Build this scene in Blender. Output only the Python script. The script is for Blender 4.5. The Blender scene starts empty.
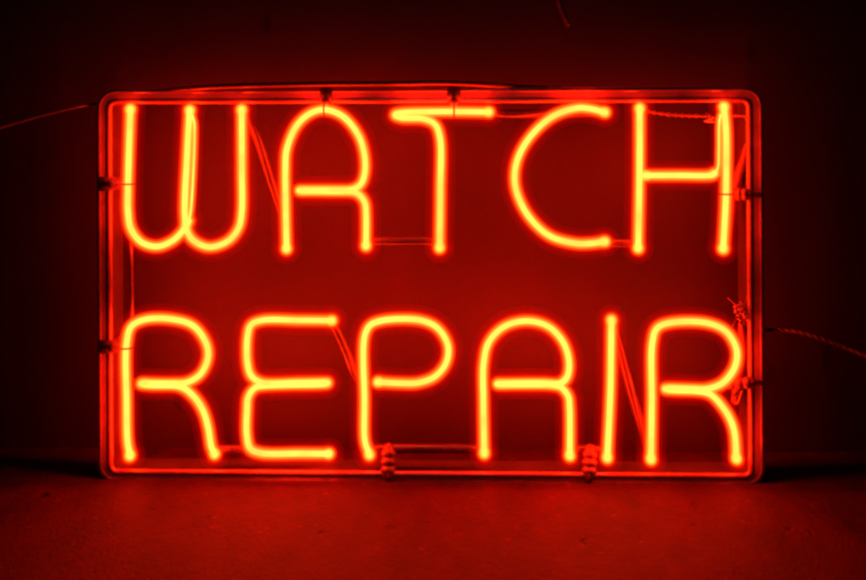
import bpy, bmesh, math, random
from mathutils import Vector, Matrix
random.seed(7)
sc = bpy.context.scene
C = sc.collection

# ------------------------------------------------------------------ scale
# one unit of drawing ("dot") on the sign's plane; the sign is 18 in wide
S = 0.0254 / 36.8
D = 900.0                      # viewing distance in dots
HOR, CX, CY = 130.0, 433.0, 290.0
YAW = math.radians(1.0)
CZ = (485.0 - HOR)              # eye height over the table, dots
cam_pos = Vector((math.sin(YAW) * D, -math.cos(YAW) * D, CZ))
FWD = Vector((-math.sin(YAW), math.cos(YAW), 0.0))
RGT = Vector((math.cos(YAW), math.sin(YAW), 0.0))
UP = Vector((0, 0, 1))
WALL_D = 104.0                  # wall behind the sign, dots


def P(x, y, d=0.0):
    """measured point of the sign -> metres on the plane Y = d"""
    r = FWD * D + RGT * (x - CX) + UP * (HOR - y)
    t = (d - cam_pos.y) / r.y
    return (cam_pos + r * t) * S


# ------------------------------------------------------------------ materials
def new_mat(name):
    m = bpy.data.materials.new(name)
    m.use_nodes = True
    nt = m.node_tree
    nt.nodes.clear()
    out = nt.nodes.new('ShaderNodeOutputMaterial')
    return m, nt, out


def pbr(name, col, rough=0.5, metal=0.0, bump=0.0, scale=200.0, var=0.25, spec=0.5):
    m, nt, out = new_mat(name)
    b = nt.nodes.new('ShaderNodeBsdfPrincipled')
    tc = nt.nodes.new('ShaderNodeTexCoord')
    n = nt.nodes.new('ShaderNodeTexNoise')
    n.inputs['Scale'].default_value = scale
    n.inputs['Detail'].default_value = 6
    nt.links.new(tc.outputs['Object'], n.inputs['Vector'])
    r = nt.nodes.new('ShaderNodeValToRGB')
    r.color_ramp.elements[0].position = 0.3
    r.color_ramp.elements[1].position = 0.7
    r.color_ramp.elements[0].color = (*[c * (1 - var) for c in col], 1)
    r.color_ramp.elements[1].color = (*[min(1, c * (1 + var)) for c in col], 1)
    nt.links.new(n.outputs['Fac'], r.inputs['Fac'])
    nt.links.new(r.outputs['Color'], b.inputs['Base Color'])
    mr = nt.nodes.new('ShaderNodeMapRange')
    mr.inputs['To Min'].default_value = max(0.02, rough * 0.75)
    mr.inputs['To Max'].default_value = min(1, rough * 1.25)
    nt.links.new(n.outputs['Fac'], mr.inputs['Value'])
    nt.links.new(mr.outputs['Result'], b.inputs['Roughness'])
    b.inputs['Metallic'].default_value = metal
    b.inputs['Specular IOR Level'].default_value = spec
    if bump:
        bp = nt.nodes.new('ShaderNodeBump')
        bp.inputs['Strength'].default_value = bump
        bp.inputs['Distance'].default_value = 0.001
        nt.links.new(n.outputs['Fac'], bp.inputs['Height'])
        nt.links.new(bp.outputs['Normal'], b.inputs['Normal'])
    nt.links.new(b.outputs['BSDF'], out.inputs['Surface'])
    return m


def gas_core():
    m, nt, out = new_mat('neon_gas')
    e = nt.nodes.new('ShaderNodeEmission')
    e.inputs['Color'].default_value = (1.0, CORE_G / CORE_R, CORE_B / CORE_R, 1)
    e.inputs['Strength'].default_value = CORE_R
    tc = nt.nodes.new('ShaderNodeTexCoord')
    n = nt.nodes.new('ShaderNodeTexNoise')
    n.inputs['Scale'].default_value = 38
    n.inputs['Detail'].default_value = 3
    nt.links.new(tc.outputs['Object'], n.inputs['Vector'])
    mr = nt.nodes.new('ShaderNodeMapRange')
    mr.inputs['From Min'].default_value = 0.25
    mr.inputs['From Max'].default_value = 0.75
    mr.inputs['To Min'].default_value = CORE_R * 0.75
    mr.inputs['To Max'].default_value = CORE_R * 1.35
    nt.links.new(n.outputs['Fac'], mr.inputs['Value'])
    nt.links.new(mr.outputs['Result'], e.inputs['Strength'])
    nt.links.new(e.outputs['Emission'], out.inputs['Surface'])
    return m


def glow_volume(name, rgb, strength):
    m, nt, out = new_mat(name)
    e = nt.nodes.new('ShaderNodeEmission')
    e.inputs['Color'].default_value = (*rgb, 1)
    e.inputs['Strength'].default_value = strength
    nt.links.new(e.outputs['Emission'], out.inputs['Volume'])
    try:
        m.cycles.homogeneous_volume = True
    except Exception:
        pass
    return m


CORE_R, CORE_G, CORE_B = 60.0, 0.84, 0.11
M_CORE = gas_core()
M_VOL1 = glow_volume('neon_glow_inner', (1.0, 0.085, 0.008), 520.0)
M_VOL2 = glow_volume('neon_glow_middle', (1.0, 0.026, 0.0), 200.0)
M_VOL3 = glow_volume('bloom_soft', (1.0, 0.001, 0.0), 15.0)  # camera bloom past the glass, put in as a glowing volume
M_VOL4 = glow_volume('bloom_outer', (1.0, 0.0, 0.0), 6.0)  # wider, fainter shell of the same added bloom
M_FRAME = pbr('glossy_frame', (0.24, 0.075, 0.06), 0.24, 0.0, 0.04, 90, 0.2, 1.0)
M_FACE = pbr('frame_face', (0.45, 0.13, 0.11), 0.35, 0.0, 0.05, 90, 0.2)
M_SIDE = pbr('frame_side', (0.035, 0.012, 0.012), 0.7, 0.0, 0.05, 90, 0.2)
M_PAINT = pbr('blackout_paint', (0.042, 0.014, 0.012), 0.3, 0.0, 0.02, 60, 0.4)
M_DARK = pbr('dark_band', (0.05, 0.018, 0.018), 0.5, 0.0, 0.2, 300, 0.4)
M_RUB = pbr('support_rubber', (0.10, 0.03, 0.025), 0.45, 0.0, 0.2, 400, 0.3)
M_GLASS = pbr('support_glass', (0.10, 0.04, 0.035), 0.12, 0.0, 0.0, 200, 0.1)
M_WIRE = pbr('bare_wire', (0.32, 0.16, 0.13), 0.35, 1.0, 0.1, 900, 0.3)
M_CABLE = pbr('cable_sheath', (0.15, 0.04, 0.035), 0.35, 0.0, 0.1, 500, 0.3)
M_CORD = pbr('cord_sheath', (0.06, 0.018, 0.015), 0.45, 0.0, 0.2, 700, 0.3)


# ------------------------------------------------------------------ mesh helpers
def cat_rom(pts, step):
    pts = [Vector(p) for p in pts]
    if len(pts) == 2:
        n = max(2, int((pts[1] - pts[0]).length / step))
        return [pts[0].lerp(pts[1], i / n) for i in range(n + 1)]
    ext = [pts[0] * 2 - pts[1]] + pts + [pts[-1] * 2 - pts[-2]]
    out = []
    for i in range(1, len(ext) - 2):
        p0, p1, p2, p3 = ext[i - 1:i + 3]
        a = 0.5
        t0 = 0.0
        t1 = t0 + max(1e-9, (p1 - p0).length) ** a
        t2 = t1 + max(1e-9, (p2 - p1).length) ** a
        t3 = t2 + max(1e-9, (p3 - p2).length) ** a
        n = max(1, int((p2 - p1).length / step))
        for k in range(n):
            t = t1 + (t2 - t1) * k / n
            A1 = p0 * ((t1 - t) / (t1 - t0)) + p1 * ((t - t0) / (t1 - t0))
            A2 = p1 * ((t2 - t) / (t2 - t1)) + p2 * ((t - t1) / (t2 - t1))
            A3 = p2 * ((t3 - t) / (t3 - t2)) + p3 * ((t - t2) / (t3 - t2))
            B1 = A1 * ((t2 - t) / (t2 - t0)) + A2 * ((t - t0) / (t2 - t0))
            B2 = A2 * ((t3 - t) / (t3 - t1)) + A3 * ((t - t1) / (t3 - t1))
            out.append(B1 * ((t2 - t) / (t2 - t1)) + B2 * ((t - t1) / (t2 - t1)))
    out.append(pts[-1])
    return out


def frames(path, closed=False):
    n = len(path)
    T = []
    for i in range(n):
        a = path[i - 1] if (i or closed) else path[0]
        b = path[(i + 1) % n] if (i < n - 1 or closed) else path[-1]
        t = (b - a)
        T.append(t.normalized() if t.length > 1e-12 else Vector((0, 0, 1)))
    ref = Vector((0, 1, 0)) if abs(T[0].y) < 0.9 else Vector((1, 0, 0))
    nrm = (ref - T[0] * ref.dot(T[0])).normalized()
    F = []
    for t in T:
        nrm = nrm - t * nrm.dot(t)
        nrm.normalize()
        F.append((t, nrm.copy(), t.cross(nrm)))
    return F


def sweep(bm, path, rad, seg=14, caps=True):
    """round tube along a path; rad is a number or a list per point"""
    n = len(path)
    rr = rad if isinstance(rad, (list, tuple)) else [rad] * n
    F = frames(path)
    P2, R2, F2 = list(path), list(rr), list(F)
    if caps:
        pre, post = [], []
        for k in range(1, 5):
            a = math.pi / 2 * k / 5
            pre.insert(0, (path[0] - F[0][0] * rr[0] * math.sin(a), rr[0] * math.cos(a), F[0]))
            post.append((path[-1] + F[-1][0] * rr[-1] * math.sin(a), rr[-1] * math.cos(a), F[-1]))
        P2 = [p[0] for p in pre] + P2 + [p[0] for p in post]
        R2 = [p[1] for p in pre] + R2 + [p[1] for p in post]
        F2 = [p[2] for p in pre] + F2 + [p[2] for p in post]
    rings = []
    for p, r, (t, u, v) in zip(P2, R2, F2):
        rings.append([bm.verts.new(p + (u * math.cos(a) + v * math.sin(a)) * r)
                      for a in (2 * math.pi * k / seg for k in range(seg))])
    for a, b in zip(rings, rings[1:]):
        for k in range(seg):
            f = bm.faces.new((a[k], a[(k + 1) % seg], b[(k + 1) % seg], b[k]))
            f.smooth = True
    bm.faces.new(list(reversed(rings[0])))
    bm.faces.new(rings[-1])
    return bm


def link_mesh(name, bm, mat, parent=None):
    bmesh.ops.recalc_face_normals(bm, faces=bm.faces[:])
    me = bpy.data.meshes.new(name)
    bm.to_mesh(me)
    bm.free()
    o = bpy.data.objects.new(name, me)
    me.materials.append(mat)
    C.objects.link(o)
    if parent:
        o.parent = parent
    return o


def fused(name, bm, voxel, mat, parent=None):
    """one clean closed skin out of overlapping tubes"""
    me = bpy.data.meshes.new('tmp')
    bm.to_mesh(me)
    bm.free()
    t = bpy.data.objects.new('tmp', me)
    C.objects.link(t)
    md = t.modifiers.new('r', 'REMESH')
    md.mode = 'VOXEL'
    md.voxel_size = voxel
    md.use_smooth_shade = True
    dg = bpy.context.evaluated_depsgraph_get()
    dg.update()
    m2 = bpy.data.meshes.new_from_object(t.evaluated_get(dg))
    bpy.data.objects.remove(t)
    bpy.data.meshes.remove(me)
    m2.name = name
    m2.materials.clear()
    m2.materials.append(mat)
    o = bpy.data.objects.new(name, m2)
    C.objects.link(o)
    if parent:
        o.parent = parent
    return o


def empty(name, loc=(0, 0, 0)):
    o = bpy.data.objects.new(name, None)
    o.location = loc
    o.empty_display_size = 0.05
    C.objects.link(o)
    return o


def px(pts):
    return [P(*p) for p in pts]


# ------------------------------------------------------------------ the setting
def build_table():
    bm = bmesh.new()
    # front part is one board; the back edge is slightly worn, so it wanders
    y0, y1 = -1.3, (WALL_D - 3.0) * S
    x0, x1 = -1.6, 1.6
    xs = [x0] + [-0.5 + i * 0.0125 for i in range(81)] + [x1]
    th = 0.03
    top_b, top_f, bot_b, bot_f, rim = [], [], [], [], []
    for x in xs:
        w = 0.0009 * math.sin(x * 23) + 0.0007 * math.sin(x * 61 + 1) + random.uniform(-.0004, .0004)
        top_b.append(bm.verts.new((x, y1 - 0.002 + w, 0)))
        rim.append(bm.verts.new((x, y1 + w, -0.0025)))
        bot_b.append(bm.verts.new((x, y1 + w, -th)))
        top_f.append(bm.verts.new((x, y0, 0)))
        bot_f.append(bm.verts.new((x, y0, -th)))
    for i in range(len(xs) - 1):
        for a, b in ((top_f, top_b), (top_b, rim), (rim, bot_b), (bot_b, bot_f), (bot_f, top_f)):
            bm.faces.new((a[i], a[i + 1], b[i + 1], b[i]))
    m, nt, out = new_mat('worn_wood')
    b = nt.nodes.new('ShaderNodeBsdfPrincipled')
    tc = nt.nodes.new('ShaderNodeTexCoord')

    def noise(scale, loc_scale, detail=8, rough=0.6):
        mp = nt.nodes.new('ShaderNodeMapping')
        mp.inputs['Scale'].default_value = loc_scale
        nt.links.new(tc.outputs['Object'], mp.inputs['Vector'])
        n = nt.nodes.new('ShaderNodeTexNoise')
        n.inputs['Scale'].default_value = scale
        n.inputs['Detail'].default_value = detail
        n.inputs['Roughness'].default_value = rough
        nt.links.new(mp.outputs['Vector'], n.inputs['Vector'])
        return n
    grain = noise(26, (1.6, 1.0, 1), 10, 0.72)
    blot = noise(12, (1.5, 0.7, 1), 9, 0.68)
    fine = noise(240, (1.8, 0.8, 1), 6, 0.7)
    mx = nt.nodes.new('ShaderNodeMix')
    mx.data_type = 'FLOAT'
    mx.inputs[0].default_value = 0.65
    nt.links.new(grain.outputs['Fac'], mx.inputs[2])
    nt.links.new(blot.outputs['Fac'], mx.inputs[3])
    r = nt.nodes.new('ShaderNodeValToRGB')
    r.color_ramp.elements[0].position = 0.36
    r.color_ramp.elements[1].position = 0.62
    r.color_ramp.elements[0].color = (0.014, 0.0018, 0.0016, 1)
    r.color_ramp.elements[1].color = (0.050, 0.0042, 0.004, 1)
    nt.links.new(mx.outputs[0], r.inputs['Fac'])
    # dents and pits
    vo = nt.nodes.new('ShaderNodeTexVoronoi')
    vo.inputs['Scale'].default_value = 26
    vo.inputs['Randomness'].default_value = 1
    mpv = nt.nodes.new('ShaderNodeMapping')
    mpv.inputs['Scale'].default_value = (1.5, 0.7, 1)
    wn = noise(40, (1, 1, 1), 4)
    addv = nt.nodes.new('ShaderNodeMix')
    addv.data_type = 'RGBA'
    addv.blend_type = 'ADD'
    addv.inputs[0].default_value = 0.02
    nt.links.new(tc.outputs['Object'], addv.inputs[6])
    nt.links.new(wn.outputs['Color'], addv.inputs[7])
    nt.links.new(addv.outputs[2], mpv.inputs['Vector'])
    nt.links.new(mpv.outputs['Vector'], vo.inputs['Vector'])
    pit = nt.nodes.new('ShaderNodeMapRange')
    pit.inputs['From Min'].default_value = 0.03
    pit.inputs['From Max'].default_value = 0.12
    pit.inputs['To Min'].default_value = 0.0
    pit.inputs['To Max'].default_value = 1.0
    nt.links.new(vo.outputs['Distance'], pit.inputs['Value'])
    dk = nt.nodes.new('ShaderNodeMix')
    dk.data_type = 'RGBA'
    dk.blend_type = 'MULTIPLY'
    dk.inputs[0].default_value = 0.6
    nt.links.new(r.outputs['Color'], dk.inputs[6])
    nt.links.new(pit.outputs['Result'], dk.inputs[7])
    # pale grit
    v2 = nt.nodes.new('ShaderNodeTexVoronoi')
    v2.inputs['Scale'].default_value = 62
    nt.links.new(addv.outputs[2], v2.inputs['Vector'])
    g = nt.nodes.new('ShaderNodeMapRange')
    g.inputs['From Min'].default_value = 0.05
    g.inputs['From Max'].default_value = 0.16
    g.inputs['To Min'].default_value = 1.0
    g.inputs['To Max'].default_value = 0.0
    nt.links.new(v2.outputs['Distance'], g.inputs['Value'])
    gm = nt.nodes.new('ShaderNodeMath'); gm.operation = 'MULTIPLY'
    nt.links.new(g.outputs['Result'], gm.inputs[0])
    nt.links.new(blot.outputs['Fac'], gm.inputs[1])
    gx = nt.nodes.new('ShaderNodeMix'); gx.data_type = 'RGBA'
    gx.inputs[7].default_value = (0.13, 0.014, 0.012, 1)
    nt.links.new(gm.outputs[0], gx.inputs[0])
    nt.links.new(dk.outputs[2], gx.inputs[6])
    nt.links.new(gx.outputs[2], b.inputs['Base Color'])
    s1 = nt.nodes.new('ShaderNodeMath'); s1.operation = 'MULTIPLY_ADD'
    s1.inputs[1].default_value = 0.5
    nt.links.new(fine.outputs['Fac'], s1.inputs[0])
    nt.links.new(grain.outputs['Fac'], s1.inputs[2])
    s2 = nt.nodes.new('ShaderNodeMath'); s2.operation = 'MULTIPLY_ADD'
    s2.inputs[1].default_value = 0.7
    nt.links.new(pit.outputs['Result'], s2.inputs[0])
    nt.links.new(s1.outputs[0], s2.inputs[2])
    bp = nt.nodes.new('ShaderNodeBump')
    bp.inputs['Strength'].default_value = 0.8
    bp.inputs['Distance'].default_value = 0.003
    nt.links.new(s2.outputs[0], bp.inputs['Height'])
    nt.links.new(bp.outputs['Normal'], b.inputs['Normal'])
    b.inputs['Roughness'].default_value = 0.62
    b.inputs['Specular IOR Level'].default_value = 0.18
    nt.links.new(b.outputs['BSDF'], out.inputs['Surface'])
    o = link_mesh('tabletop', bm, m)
    o['kind'] = 'structure'


def build_wall():
    bm = bmesh.new()
    y = WALL_D * S
    pts = [(-1.8, y, -0.4), (1.8, y, -0.4), (1.8, y, 1.6), (-1.8, y, 1.6)]
    f = [bm.verts.new(p) for p in pts]
    g = [bm.verts.new((p[0], p[1] + 0.05, p[2])) for p in pts]
    bm.faces.new(f)
    bm.faces.new(list(reversed(g)))
    for i in range(4):
        bm.faces.new((f[i], g[i], g[(i + 1) % 4], f[(i + 1) % 4]))
    m, nt, out = new_mat('dark_painted_wall')
    b = nt.nodes.new('ShaderNodeBsdfPrincipled')
    tc = nt.nodes.new('ShaderNodeTexCoord')
    n = nt.nodes.new('ShaderNodeTexNoise')
    n.inputs['Scale'].default_value = 7
    n.inputs['Detail'].default_value = 9
    n.inputs['Roughness'].default_value = 0.62
    nt.links.new(tc.outputs['Object'], n.inputs['Vector'])
    r = nt.nodes.new('ShaderNodeValToRGB')
    r.color_ramp.elements[0].position = 0.3
    r.color_ramp.elements[1].position = 0.7
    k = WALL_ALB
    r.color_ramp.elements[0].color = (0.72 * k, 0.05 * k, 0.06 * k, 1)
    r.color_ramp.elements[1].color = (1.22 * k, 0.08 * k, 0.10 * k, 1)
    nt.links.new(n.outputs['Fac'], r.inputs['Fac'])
    # scattered scuffs
    mp = nt.nodes.new('ShaderNodeMapping')
    mp.inputs['Rotation'].default_value = (0, 0.9, 0)
    mp.inputs['Scale'].default_value = (1, 1, 0.4)
    nt.links.new(tc.outputs['Object'], mp.inputs['Vector'])
    v = nt.nodes.new('ShaderNodeTexVoronoi')
    v.inputs['Scale'].default_value = 22
    nt.links.new(mp.outputs['Vector'], v.inputs['Vector'])
    mr = nt.nodes.new('ShaderNodeMapRange')
    mr.inputs['From Min'].default_value = 0.05
    mr.inputs['From Max'].default_value = 0.11
    nt.links.new(v.outputs['Distance'], mr.inputs['Value'])
    mx = nt.nodes.new('ShaderNodeMix')
    mx.data_type = 'RGBA'; mx.blend_type = 'MULTIPLY'
    mx.inputs[0].default_value = 0.6
    nt.links.new(r.outputs['Color'], mx.inputs[6])
    nt.links.new(mr.outputs['Result'], mx.inputs[7])
    nt.links.new(mx.outputs[2], b.inputs['Base Color'])
    b.inputs['Roughness'].default_value = 0.6
    b.inputs['Specular IOR Level'].default_value = 0.3
    bp = nt.nodes.new('ShaderNodeBump')
    bp.inputs['Strength'].default_value = 0.3
    bp.inputs['Distance'].default_value = 0.002
    nt.links.new(n.outputs['Fac'], bp.inputs['Height'])
    nt.links.new(bp.outputs['Normal'], b.inputs['Normal'])
    nt.links.new(b.outputs['BSDF'], out.inputs['Surface'])
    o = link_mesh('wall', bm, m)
    o['kind'] = 'structure'


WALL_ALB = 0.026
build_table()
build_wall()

# ------------------------------------------------------------------ the sign
sign = empty('neon_sign')
sign['label'] = 'lit red neon sign reading WATCH REPAIR in a metal frame on the table'
sign['category'] = 'neon sign'

# --- frame: two round rails joined by a web, bent round four corners
IN = [(109, 101.2), (749, 99.4), (751.4, 476.2), (110.4, 471.8)]
OUT = [(99.5, 91.8), (760.2, 89.6), (762.0, 484.0), (101.0, 479.8)]


def ring(corners, rad, d, n=9):
    c = [P(x, y, d) for x, y in corners]
    out = []
    for i in range(4):
        a, b, e = c[i - 1], c[i], c[(i + 1) % 4]
        u, v = (a - b).normalized(), (e - b).normalized()
        R = rad * S
        ctr = b + (u + v) * R
        for k in range(n + 1):
            t = math.pi / 2 * k / n
            out.append(ctr - v * R * math.cos(t) - u * R * math.sin(t))
    return out


def sweep_ring(bm, path, r, seg=16):
    F = frames(path, True)
    rings = []
    for p, (t, u, v) in zip(path, F):
        # keep the section upright: u points along depth
        u = Vector((0, 1, 0)); w = t.cross(u).normalized()
        rings.append([bm.verts.new(p + (u * math.cos(a) + w * math.sin(a)) * r)
                      for a in (2 * math.pi * k / seg for k in range(seg))])
    n = len(rings)
    for i in range(n):
        a, b = rings[i], rings[(i + 1) % n]
        for k in range(seg):
            f = bm.faces.new((a[k], a[(k + 1) % seg], b[(k + 1) % seg], b[k]))
            f.smooth = True


FD = 11.0   # depth of the rails' axes
bm = bmesh.new()
inner, outer = ring(IN, 8, FD), ring(OUT, 17, FD)
sweep_ring(bm, inner, 3.0 * S)
sweep_ring(bm, outer, 2.2 * S)
# web, and a back band deepened to shade the wall outside
n = len(inner)
yb = 38 * S
web = []
for i in range(n):
    a, b = inner[i], outer[i]
    u = (b - a).normalized()
    o3 = u * 3.0 * S
    sec = [a + Vector((0, -2.1 * S, 0)), b + o3 + Vector((0, -1.2 * S, 0)),
           b + o3 + Vector((0, yb, 0)), a + Vector((0, yb, 0))]
    web.append([bm.verts.new(p) for p in sec])
for i in range(n):
    a, b = web[i], web[(i + 1) % n]
    for k in range(4):
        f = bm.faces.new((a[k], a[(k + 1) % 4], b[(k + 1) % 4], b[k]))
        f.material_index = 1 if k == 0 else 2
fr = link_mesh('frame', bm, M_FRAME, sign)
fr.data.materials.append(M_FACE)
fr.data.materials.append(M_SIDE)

# --- letters -------------------------------------------------------------
R_CORE, R_IN, R_MID, R_HALO, R_OUT = 2.7, 5.5, 7.6, 11.0, 15.5  # halo and outer radii are bloom shells, wider than the glass


def back(path, start=True, end=True, depth=20):
    """bend the tube's ends away from the viewer"""
    p = [tuple(q) if len(q) == 3 else (q[0], q[1], 0.0) for q in path]

    def tail(a, b):
        dx, dy = a[0] - b[0], a[1] - b[1]
        L = math.hypot(dx, dy) or 1
        dx, dy = dx / L, dy / L
        return [(a[0] + dx * 2.5, a[1] + dy * 2.5, a[2] + 3.0),
                (a[0] + dx * 3.4, a[1] + dy * 3.4, a[2] + 9.0),
                (a[0] + dx * 3.4, a[1] + dy * 3.4, a[2] + depth)]
    if start:
        p = list(reversed(tail(p[0], p[1]))) + p
    if end:
        p = p + tail(p[-1], p[-2])
    return p


LETTERS = [
    ('W', [[(130.3, 112), (129, 150), (127.9, 191), (128, 212), (131, 229), (141.7, 242.3), (157.2, 246.5),
            (172, 241), (181, 233, 1), (186, 226, 6), (189, 221, 9), 'open'],
           [(187.5, 226, 9), (190.4, 214, 9), (192.4, 190, 9), (194.6, 135, 9), (194.2, 122, 8), (191.5, 115, 6), 'thin'],
           [(189.6, 113), (188.4, 130), (186.6, 165), (185, 195), (184.8, 215), (186.8, 230), (193, 240), (209, 247), (228, 241), (238.5, 228),
            (241.7, 212), (241.9, 170), (241.7, 112.5)]]),
    ('A', [[(286.5, 246), (285.7, 200), (285.4, 170), (286.8, 149), (296.5, 126), (310, 113.5), (324.5, 109.6),
            (343, 116.5), (358.5, 135.5), (364.6, 156), (364.6, 174), (360, 185, 3), (348, 190.4, 9), (306, 190.4, 9),
            (299, 190.5, 4), (304, 190.7, 0), (345, 190.7), (358, 194), (364.5, 202), (366, 213), (366, 243)]]),
    ('T', [[(486, 112), (440, 111.6), (399, 113), (395, 115, 4), (401, 117.8, 8), (424, 119, 7), (435, 124.5, 3),
            (440, 138), (440.3, 190), (439.6, 245)]]),
    ('C', [[(602, 111.6), (590, 108.6), (577, 108), (552.4, 116.6), (530, 137), (518, 158), (514.6, 178), (518, 196),
            (530, 218), (550, 236), (576, 243.4), (590, 243.5), (602, 242)]]),
    ('H', [[(639.7, 111), (639.5, 175), (638.2, 245.5)],
           [(649, 175.4), (680, 175.4), (711, 175.2), (715, 173, 4), 'open'],
           [(714, 174.5, 4), (717.8, 168, 7), (718.8, 150, 8), (719.2, 122, 8), (720.5, 115, 7), 'thin'],
           [(724.2, 109.5), (726, 130), (726.3, 165), (725.6, 205), (723.3, 246)]]),
    ('R', [[(129.5, 453), (127.5, 441), (126.6, 400), (126.4, 345), (131.4, 326.5), (145, 319.5), (172.8, 319.3),
            (193.4, 326), (206, 343), (208, 357), (201, 373.5), (188, 382), (172.8, 383.6), (146, 383.2), (141, 383.5, 4),
            (150, 385, 9), (176, 385.5, 8), (186, 389.5, 3), (197, 400.5), (204, 413), (208.2, 428), (211.4, 447),
            (213.5, 451.5)]]),
    ('E', [[(329, 320.6), (300, 320.3), (262, 320.3), (251, 325), (247.6, 336), (247.6, 364), (251.5, 376), (262, 382.6),
            (300, 382.8), (324, 382.6), (328, 383, 4), (320, 384, 9), (266, 385.5, 8), (255, 388, 4), (248.5, 396.5),
            (247, 410), (246.9, 436), (250.3, 448.5), (260, 453), (300, 453.6), (326, 453.8)]]),
    ('P', [[(368.5, 452), (364.9, 441), (364.5, 400), (364.5, 337), (370, 325.5), (383, 320.4), (421, 320.4), (438, 328.5),
            (448, 346), (446, 363), (435, 376.5), (418, 382.8), (400, 383.2), (381, 382.2)]]),
    ('A', [[(484.2, 450.5), (483.4, 400), (483.6, 364), (489, 342), (504.6, 326.4), (527, 321), (548, 326.4),
            (563, 342), (569, 362), (567, 377, 1), (560, 383.4, 6), (545, 384, 9), (506, 384, 9), (497, 384, 4),
            (502, 384, 0), (548, 384), (561, 387.5), (568, 396), (569.6, 408), (569.8, 453)]]),
    ('I', [[(611.4, 323), (610.4, 390), (607.4, 455)]]),
    ('R', [[(651, 456.5), (651.8, 400), (652.3, 343), (657, 328.4), (669, 323), (707, 323), (726, 331.5), (736.6, 350),
            (734.6, 367.5), (722.5, 383), (707, 388.8), (690, 389), (670, 388.4), (665, 389, 4), (676, 390, 9),
            (702, 391.5, 8), (712, 395.5, 3), (724, 408.8), (731, 421), (734.7, 434), (736.2, 456)]]),
]
ROWW = ['in the top row', 'in the bottom row']
for i, (ch, paths) in enumerate(LETTERS):
    curves = []
    for p in paths:
        flag = p[-1] if isinstance(p[-1], str) else ''
        q = p[:-1] if flag else p
        thin = flag == 'thin'
        q = q if thin else back(q, end=flag != 'open', depth=10)
        curves.append((cat_rom(px(q), 1.6 * S), thin))
    bo = bmesh.new(); bk = bmesh.new(); bh = bmesh.new(); bi = bmesh.new(); bc = bmesh.new()
    for c, thin in curves:
        k = 0.62 if thin else 1.0
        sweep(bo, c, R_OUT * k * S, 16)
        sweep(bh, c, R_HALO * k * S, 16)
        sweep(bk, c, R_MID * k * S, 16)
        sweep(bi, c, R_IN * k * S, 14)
        sweep(bc, c, R_CORE * (0.35 if thin else 1.0) * S, 10)
    L = fused('letter', bo, 1.4 * S, M_VOL4, sign)  # outermost skin is the added bloom; the tube lies inside
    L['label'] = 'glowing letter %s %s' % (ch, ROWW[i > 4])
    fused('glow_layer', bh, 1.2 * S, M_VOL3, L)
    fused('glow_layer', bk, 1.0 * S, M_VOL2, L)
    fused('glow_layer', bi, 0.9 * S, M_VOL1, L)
    link_mesh('gas_core', bc, M_CORE, L)

# --- painted-out lengths of tube between the letters ----------------------
RET = [
    [(247, 118, 19), (256, 135, 20), (272, 183, 22), (288, 232, 22), (290, 246, 18)],
    [(366, 243, 16), (372, 241.5, 20), (402, 241, 21), (432, 241.5, 20), (439, 244, 16)],
    [(604, 242, 16), (610, 243, 20), (630, 243.5, 20), (638, 245, 16)],
    [(490, 112, 17), (500, 113.5, 21), (520, 114, 22), (552, 113.5, 24), (590, 113, 22), (603, 112, 16)],
    [(213, 451, 16), (219, 450, 20), (236, 449.5, 21), (262, 452, 22), (300, 453, 24)],
    [(331, 322, 16), (336, 329, 20), (347, 353, 22), (358, 378, 22), (375, 384, 20)],
    [(369, 452, 14), (376, 449.5, 18), (390, 448.5, 20), (430, 448.5, 20), (470, 449, 20), (484, 451, 15)],
    [(570, 453, 15), (578, 450, 19), (592, 449.5, 20), (601, 451, 19), (607, 455, 15)],
    [(611, 322, 17), (617, 340, 21), (632, 395, 22), (648, 447, 22), (651, 456, 17)],
]
for p in RET:
    bm = bmesh.new()
    sweep(bm, cat_rom(px(p), 2 * S), 4.8 * S, 14)
    link_mesh('connecting_tube', bm, M_PAINT, sign)

# capillary length between the two rows on the left
bm = bmesh.new()
sweep(bm, cat_rom(px([(131, 244, 14), (131, 252, 8), (131.4, 285, 7), (132, 312, 8), (132.5, 322, 14)]), 2 * S), 2.0 * S, 10)
o = link_mesh('connecting_tube', bm, M_RUB, sign)
o['label'] = 'thin pale tube joining the two rows at left'


# --- supports -------------------------------------------------------------
def torus(bm, c, axis, R, r, seg=28, sub=8):
    axis = Vector(axis).normalized()
    u = axis.orthogonal().normalized()
    v = axis.cross(u)
    rings = []
    for i in range(seg):
        a = 2 * math.pi * i / seg
        d = u * math.cos(a) + v * math.sin(a)
        rings.append([bm.verts.new(c + d * (R + r * math.cos(b)) + axis * r * math.sin(b))
                      for b in (2 * math.pi * k / sub for k in range(sub))])
    for i in range(seg):
        a, b = rings[i], rings[(i + 1) % seg]
        for k in range(sub):
            f = bm.faces.new((a[k], a[(k + 1) % sub], b[(k + 1) % sub], b[k]))
            f.smooth = True


def band(name, x0, y0, x1, y1, mat, parent):
    """a strap bent round the frame's front"""
    bm = bmesh.new()
    f0, f1 = 5.5, 42.0
    a, b = P(x0, y0, f0), P(x1, y1, f0)
    xs, zs = sorted((a.x, b.x)), sorted((a.z, b.z))
    r = bmesh.ops.create_cube(bm, size=1)
    bmesh.ops.scale(bm, vec=(xs[1] - xs[0], (f1 - f0) * S, zs[1] - zs[0]), verts=r['verts'])
    bmesh.ops.translate(bm, vec=((xs[0] + xs[1]) / 2, (f0 + f1) / 2 * S, (zs[0] + zs[1]) / 2), verts=r['verts'])
    bmesh.ops.bevel(bm, geom=bm.edges[:], offset=1.6 * S, segments=3, affect='EDGES')
    for f in bm.faces:
        f.smooth = True
    return link_mesh(name, bm, mat, parent)


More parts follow.
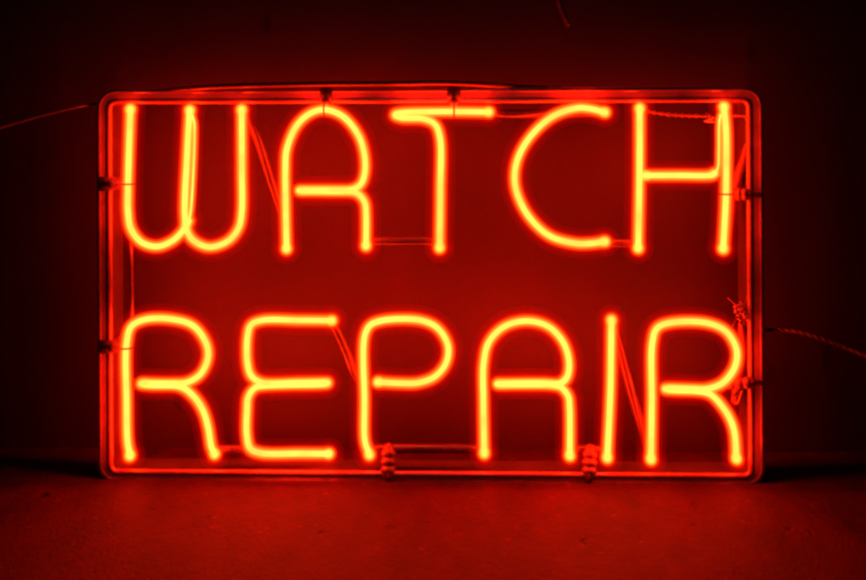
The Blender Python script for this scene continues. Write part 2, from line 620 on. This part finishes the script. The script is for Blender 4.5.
def support(bx, post, pr, tie, ribs=False, mat=M_GLASS):
    s = band('tube_support', *bx, M_DARK, sign)
    bm = bmesh.new()
    path = cat_rom(px(post), 0.8 * S)
    if ribs:
        m = len(path)
        rr = [pr * S * (0.80 + 0.26 * abs(math.sin(math.pi * 3 * k / (m - 1)))) for k in range(m)]
        sweep(bm, path, rr, 18)
    else:
        sweep(bm, path, pr * S, 16)
    link_mesh('post', bm, mat, s)
    if tie:
        (tx, ty, td), ax, R = tie
        bm = bmesh.new()
        torus(bm, P(tx, ty, td), ax, R * S, 0.9 * S)
        link_mesh('tie_wire', bm, M_DARK, s)
    return s


Z, X = (0, 0, 1), (1, 0, 0)
support((97, 177, 114, 191), [(112, 184, 6), (127, 184, 10)], 5.2, ((128, 184, 0), Z, 6.4))
support((97, 341, 115, 354), [(113, 347.5, 6), (126, 347.5, 10)], 5.0, ((126.4, 347.5, 0), Z, 6.4))
support((320, 87.5, 331.5, 103.5), [(325.5, 102, 6), (325, 111, 12)], 4.6, ((324.5, 109.6, 0), X, 6.4))
support((447, 87, 460.5, 103.5), [(454, 102, 6), (454, 113, 12)], 4.6, ((454, 111.8, 0), X, 6.4))
support((385.5, 470, 391, 485), [(388, 474, 12), (388.5, 449, 18)], 7.6, ((388.5, 448.6, 20), X, 5.6), True, M_RUB)
support((586.5, 472, 592, 486), [(589, 475, 12), (590, 450, 18)], 7.6, ((590, 449.6, 20), X, 5.6), True, M_RUB)
support((745.5, 193, 763.5, 197), [(748, 194.5, 8), (729, 194, 14)], 6.4, ((725.8, 194, 0), Z, 6.4), True, M_RUB)
support((747.5, 381.5, 764.3, 385.5), [(751, 383, 8), (726, 383, 14)], 6.0, None, True, M_RUB)

# --- electrodes on the right ---------------------------------------------
for pts, r0, r1, lab in (
        ([(727, 240, 24), (732, 205, 26), (738, 178, 26), (744, 158, 24), (746, 146, 22)], 5.0, 2.2, 'electrode beside the letter H'),
        ([(736, 400, 24), (739, 375, 26), (742, 352, 26), (742, 335, 24), (741, 324, 22)], 5.2, 2.4, 'electrode beside the last letter R')):
    bm = bmesh.new()
    path = cat_rom(px(pts), 1.5 * S)
    m = len(path)
    rr = [S * (r0 if k < m * 0.78 else r0 + (r1 - r0) * (k - m * 0.78) / (m * 0.22)) for k in range(m)]
    sweep(bm, path, rr, 16)
    o = link_mesh('electrode', bm, M_RUB, sign)
    o['label'] = lab


def twist(pts, amp, pitch, r, strands=2, name='lead_wire', mat=M_WIRE, parent=sign, label=None, jitter=0.0):
    bm = bmesh.new()
    path = cat_rom(px(pts), 0.8 * S)
    F = frames(path)
    for s in range(strands):
        q = []
        L = 0
        for k, (p, (t, u, v)) in enumerate(zip(path, F)):
            if k:
                L += (path[k] - path[k - 1]).length / S
            a = 2 * math.pi * (L / pitch + s / strands)
            am = amp * (1 + jitter * math.sin(L * 0.9 + s))
            q.append(p + (u * math.cos(a) + v * math.sin(a)) * am * S)
        sweep(bm, q, r * S, 6)
    o = link_mesh(name, bm, mat, parent)
    if label:
        o['label'] = label
    return o


twist([(640, 110, 18), (655, 113, 20), (680, 115.5, 18), (705, 116.5, 18), (720, 119, 16), (738, 116, 18), (746, 117, 12), (748, 135, 16), (746, 147, 22)],
      1.1, 7, 0.8, 2, label='bare twisted wire along the top of the letter H', jitter=0.5)
twist([(741, 325, 22), (738, 316, 20), (735, 309, 16), (741, 304, 14), (745, 312, 12), (739, 309, 10), (747, 318, 10), (752, 325, 26), (760, 328, 28), (766, 331, 28)],
      1.5, 6, 0.8, 2, label='untidy twisted wire at the right rail', jitter=0.8)
# loose wire ends
bm = bmesh.new()
for a, b in (((738, 309, 15), (728, 298, 11)), ((740, 308, 15), (748, 296, 12)), ((737, 312, 15), (733, 326, 12)), ((741, 311, 14), (744, 324, 10))):
    sweep(bm, cat_rom(px([a, ((a[0] + b[0]) / 2 + 1, (a[1] + b[1]) / 2, a[2] - 1), b]), 1.5 * S), 0.6 * S, 6)
o = link_mesh('wire_end', bm, M_WIRE, sign)
for pts, r in (([(706, 113, 18), (713, 118, 15), (704, 121, 14), (716, 122, 16)], 0.8),
               ([(737, 392, 20), (733, 398, 16), (737, 403, 15), (742, 391, 12)], 0.8)):
    bm = bmesh.new()
    sweep(bm, cat_rom(px(pts), 1.2 * S), r * S, 6)
    link_mesh('wire_end', bm, M_WIRE, sign)

# ------------------------------------------------------------------ cords
def cord(name, pts, r, mat, label, cat, tw=False):
    if tw:
        o = twist(pts, r * 0.7, r * 9, r * 0.75, 2, name, mat, None)
    else:
        bm = bmesh.new()
        sweep(bm, cat_rom(px(pts), 3 * S), r * S, 10)
        o = link_mesh(name, bm, mat)
    o['label'] = label
    o['category'] = cat
    return o


cord('power_cord', [(-220, 205, -60), (-120, 168, -50), (-40, 139, -34), (0, 127.5, -22), (40, 116, -10), (75, 107.5, 4), (98, 103.5, 22), (106, 104, 34)], 1.3, M_CORD,
     'thin cord rising to the top left corner of the frame', 'cord')
cord('power_cord', [(761, 330, 20), (778, 330, 14), (795, 332, 6), (815, 337, -4), (845, 348, -12), (866, 357, -20), (900, 376, -30), (960, 412, -50), (1040, 470, -60)],
     1.5, M_CORD, 'twisted cord leaving the right side of the frame', 'cord', True)
cord('slack_cable', [(150, 93, 14), (190, 88.5, 9), (225, 86.3, 5), (270, 85, 3), (330, 84, 3), (400, 83.4, 3), (450, 83, 3), (490, 85, 8), (530, 87.5, 16), (560, 89, 22)], 2.6, M_CABLE,
     'slack cable resting along the top rail of the frame', 'cable')
cord('hanging_cord', [(546, -60, 90), (553, -20, 88), (559, 2, 84), (565, 17, 82), (568, 24, 82)], 3.0, M_CABLE,
     'end of a short cord hanging on the wall above the sign', 'cord')

# ------------------------------------------------------------------ a dim unseen lamp, added for faint glints on the rails
ld = bpy.data.lights.new('glint_lamp', 'AREA')
ld.shape = 'DISK'
ld.size = 0.16
ld.energy = 0.35
ld.color = (0.85, 0.9, 1.0)
lo = bpy.data.objects.new('glint_lamp', ld)
C.objects.link(lo)
lo.location = (-0.02, -1.3, 1.1)
lo.rotation_euler = (Vector((0, 0, 0.13)) - Vector(lo.location)).to_track_quat('-Z', 'Y').to_euler()

# ------------------------------------------------------------------ world, camera
w = bpy.data.worlds.new('World')
sc.world = w
w.use_nodes = True
bg = w.node_tree.nodes['Background']
bg.inputs['Color'].default_value = (0.6, 0.2, 0.15, 1)
bg.inputs['Strength'].default_value = 0.001

cam = bpy.data.cameras.new('camera')
co = bpy.data.objects.new('camera', cam)
C.objects.link(co)
co.location = cam_pos * S
co.rotation_euler = (math.radians(90), 0, YAW)
cam.sensor_width = 36
cam.lens = 36 * D / 866
cam.shift_y = -(CY - HOR) / 866
cam.clip_start = 0.01
cam.clip_end = 50
sc.camera = co

sc.render.engine = 'CYCLES'
cy = sc.cycles
cy.transparent_max_bounces = 64
cy.max_bounces = 8
cy.diffuse_bounces = 3
cy.volume_bounces = 0
cy.caustics_reflective = False
cy.caustics_refractive = False
cy.sample_clamp_indirect = 4
cy.filter_width = 3.0
sc.view_settings.view_transform = 'Standard'
sc.view_settings.look = 'None'
sc.view_settings.exposure = 0
